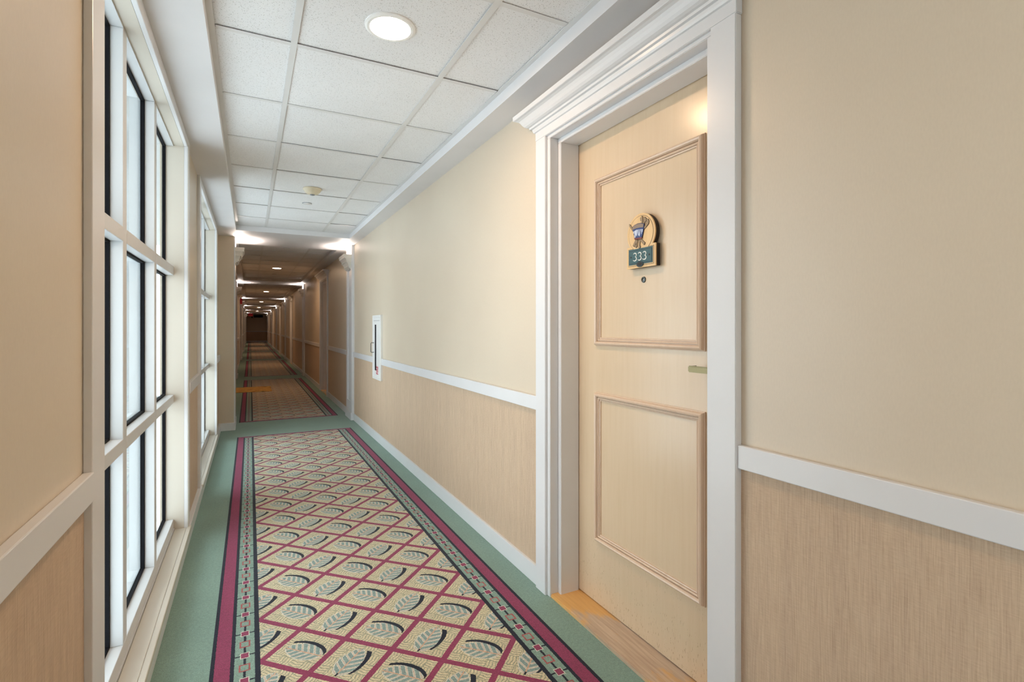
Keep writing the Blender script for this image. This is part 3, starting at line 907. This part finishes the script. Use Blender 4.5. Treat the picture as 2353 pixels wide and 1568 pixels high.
EMB = [
    ('stick', 'emblem_stick', [(172, 290), (198, 298), (262, 395), (262, 450), (180, 338)], 0),
    ('ski', 'emblem_stick', [(528, 165), (560, 165), (574, 205), (564, 262), (486, 372), (478, 332), (522, 252), (500, 248), (505, 222), (530, 210)], 0),
    ('stick', 'emblem_stick', [(424, 110), (450, 112), (454, 262), (424, 258)], 0),
    ('stick', 'emblem_stick', [(470, 128), (496, 128), (500, 205), (480, 262), (460, 258)], 0),
    ('pole_basket', 'emblem_stick', [(398, 150), (424, 132), (424, 208), (402, 190)], 0),
    ('pole_basket', 'emblem_stick', [(500, 128), (522, 150), (520, 200), (500, 214)], 0),
    ('stick', 'emblem_stick', [(300, 604), (342, 598), (288, 738), (248, 724)], 0),
    ('stick', 'emblem_stick', [(330, 612), (352, 606), (336, 720), (316, 724)], 0),
    ('stick', 'emblem_stick', [(366, 602), (406, 600), (392, 736), (364, 732)], 0),
    ('stick', 'emblem_stick', [(398, 608), (432, 588), (497, 652), (484, 696), (462, 690)], 0),
    ('quiver', 'emblem_blue', [(248, 338), (290, 300), (350, 270), (420, 252), (487, 262), (472, 380), (457, 470), (437, 556), (300, 590), (276, 485), (256, 400)], 1),
    ('quiver_rim', 'emblem_band', [(252, 340), (292, 304), (352, 276), (420, 258), (480, 268), (468, 338), (400, 344), (330, 362), (262, 392)], 2),
    ('tie', 'emblem_tie', [(286, 570), (440, 540), (452, 562), (436, 580), (300, 600)], 2),
    ('snow_streak', 'emblem_white', [(300, 420), (340, 385), (330, 470), (310, 560), (296, 540)], 2),
    ('snow_streak', 'emblem_white', [(345, 400), (370, 380), (356, 470), (340, 530), (332, 500)], 2),
    ('snow_streak', 'emblem_white', [(385, 380), (396, 380), (406, 490), (398, 530), (372, 500)], 2),
    ('snow_streak', 'emblem_white', [(410, 378), (424, 376), (440, 470), (432, 476)], 2),
    ('snow_streak', 'emblem_white', [(440, 372), (462, 380), (452, 440), (446, 440)], 2),
    ('snow_streak', 'emblem_white', [(270, 440), (292, 415), (288, 470), (278, 475)], 2),
]
for nm, mt, pts, lv in EMB:
    P2 = [em(*q) for q in pts]
    x0 = 0.0266 + 0.0012 * lv
    if lv < 2:
        plate(nm + '_outline', grow(P2, 0.0016), 0.0266, x0 + 0.0016, 'emblem_outline', plq)
    plate(nm, P2, x0 + 0.0008, x0 + 0.0026, mt, plq)
for cx_, cy_ in ((318, 728), (384, 744)):
    q = em(cx_, cy_)
    bm = bmesh.new(); disc(bm, q[0], q[1], 0.0066, 0.0268, 0.0284); obj('pole_ring_outline', bm, 'emblem_outline', plq)
    bm = bmesh.new(); disc(bm, q[0], q[1], 0.0050, 0.0270, 0.0294); obj('pole_ring', bm, 'emblem_stick', plq)

# ------------------------------------------------------------------ extinguisher cabinet
y0, y1, z0, z1 = CAB
cab = tag(empty('extinguisher_cabinet', (WR, (y0 + y1) / 2, z0)), 'narrow white fire extinguisher cabinet with black slot window on wall', 'cabinet')
hw = (y1 - y0) / 2; ch = z1 - z0
XF_ = -0.026
bm = bmesh.new()
ring_profile(bm, -hw, hw, 0.0, ch, [(0.0, 0.0), (0.0, 0.022), (0.003, 0.026), (0.022, 0.026), (0.024, 0.020)], lambda u, v_, h: (-h, u, v_))
obj('trim_frame', bm, 'white_plastic', cab)
dr = bobj('cabinet_door', (-0.022, -0.002, -hw + 0.024, hw - 0.024, 0.024, ch - 0.024), 'white_plastic', cab, 0.001)
slot = bobj('slot_window', (-0.0235, -0.021, 0.5 * (5.482 + 5.541) - 0.5 * (y0 + y1) - 0.030, 0.5 * (5.482 + 5.541) - 0.5 * (y0 + y1) + 0.030, 0.757 - z0, 1.246 - z0), 'black_rubber', dr, 0.0)
bobj('seam', (-0.0232, -0.021, -hw + 0.05, hw - 0.05, ch - 0.060, ch - 0.056), 'gray_plastic', dr)
bm = bmesh.new(); hy = 5.592 - 0.5 * (y0 + y1)
tube(bm, [(-0.020, hy, 1.050 - z0), (-0.050, hy + 0.004, 1.050 - z0), (-0.054, hy + 0.004, 1.044 - z0), (-0.054, hy + 0.004, 0.953 - z0), (-0.050, hy + 0.004, 0.947 - z0), (-0.020, hy, 0.947 - z0)], 0.0035, 8)
obj('wire_pull', bm, 'wire_dark', dr)
tm = text_mesh('fire_lettering', 'FIRE', 0.060, 0.0003, 0.0016)
for v_ in tm.vertices:      # condensed upright letters turned to read upwards
    x_, y_ = v_.co.x, v_.co.y
    v_.co = Vector((-0.0226 - v_.co.z, y_ * 2.1 + (5.425 - 0.5 * (y0 + y1)), x_ * 0.80 + (0.762 - z0)))
tm.materials.clear()
link('fire_lettering', tm, 'red_print', dr)

# ------------------------------------------------------------------ doormat, exit signs, far wall boxes
mat_o = tag(empty('doormat', (0.055, 11.12, 0)), 'golden brown doormat lying across the carpet by left door', 'doormat')
bobj('mat_body', (-0.315, 0.315, -0.43, 0.43, 0.0014, 0.010), 'doormat_weave', mat_o, 0.003)
def exit_sign(loc, rz, label, arm, th=0.012):
    s = tag(empty('exit_sign', loc, rz), label, 'exit sign', 'red exit signs')
    bobj('housing', (-0.15, 0.15, -th, th, -0.10, 0.10), 'exit_red', s, 0.003)
    for sg in (-1, 1):
        tm = text_mesh('exit_lettering', 'EXIT', 0.13, 0.0006)
        for v_ in tm.vertices:
            x_, y_ = v_.co.x, v_.co.y
            v_.co = Vector((-sg * x_, sg * (th + 0.0008), y_))
        tm.materials.clear(); link('exit_lettering', tm, 'sign_white', s)
    bobj('mount', arm, 'white_plastic', s)
exit_sign((-0.288, 20.4, 2.13), math.pi / 2, 'red exit sign on the left wall before the third beam', (-0.03, 0.03, 0.03, 0.045, -0.03, 0.03), 0.035)
exit_sign((0.02, 43.0, 2.14), 0.0, 'red exit sign hanging near the far end wall', (-0.02, 0.02, -0.01, 0.01, 0.10, 0.155))
w1 = tag(empty('wall_box', (0.60, Y_END, 2.12)), 'dark flat box high on the far end wall', 'wall box')  # plain dark box, use unidentified
bobj('box_body', (-0.33, 0.33, -0.10, 0.0, -0.10, 0.10), 'dark_box', w1, 0.006); bobj('box_face', (-0.29, 0.29, -0.106, -0.10, -0.07, 0.07), 'black_rubber', w1, 0.002)
w2 = tag(empty('wall_camera', (0.13, Y_END, 2.02)), 'small dark camera under the flat box on end wall', 'camera')
bobj('camera_body', (-0.05, 0.05, -0.12, -0.02, -0.04, 0.04), 'dark_box', w2, 0.006); bobj('bracket', (-0.015, 0.015, -0.03, 0.0, -0.03, 0.03), 'black_rubber', w2, 0.002)

# ------------------------------------------------------------------ outside
og = tag(bobj('ground_outside', (-60, 60, -60, 100, -7.2, -7.0), 'outside_ground'), 'pale ground far below the windows', 'ground', kind='structure')

paint('siding_gray', (176, 176, 176), 0.8)
wo = tag(empty('wall_outside', (0, 9.0, 0)), 'pale shingled wing of the building seen through the glass', 'wall', kind='structure')
bobj('wing_core', (-5.0, -1.56, 0.03, 0.5, -7.0, 6.0), 'siding_gray', wo)
for k in range(34):
    zz = -2.0 + k * 0.14
    bm = bmesh.new()
    poly_extrude(bm, [(0.03, zz), (0.0, zz), (0.022, zz + 0.14), (0.03, zz + 0.14)], lambda u, v_, w: (-5.0 + w, u, v_), 3.44)
    obj('siding_board', bm, 'siding_gray', wo)
bobj('corner_board', (-1.56, -1.44, -0.02, 0.5, -7.0, 6.0), 'outside_white', wo)
bobj('eave', (-2.05, -0.45, -15.0, 0.0, 2.42, 2.60), 'outside_white', wo)
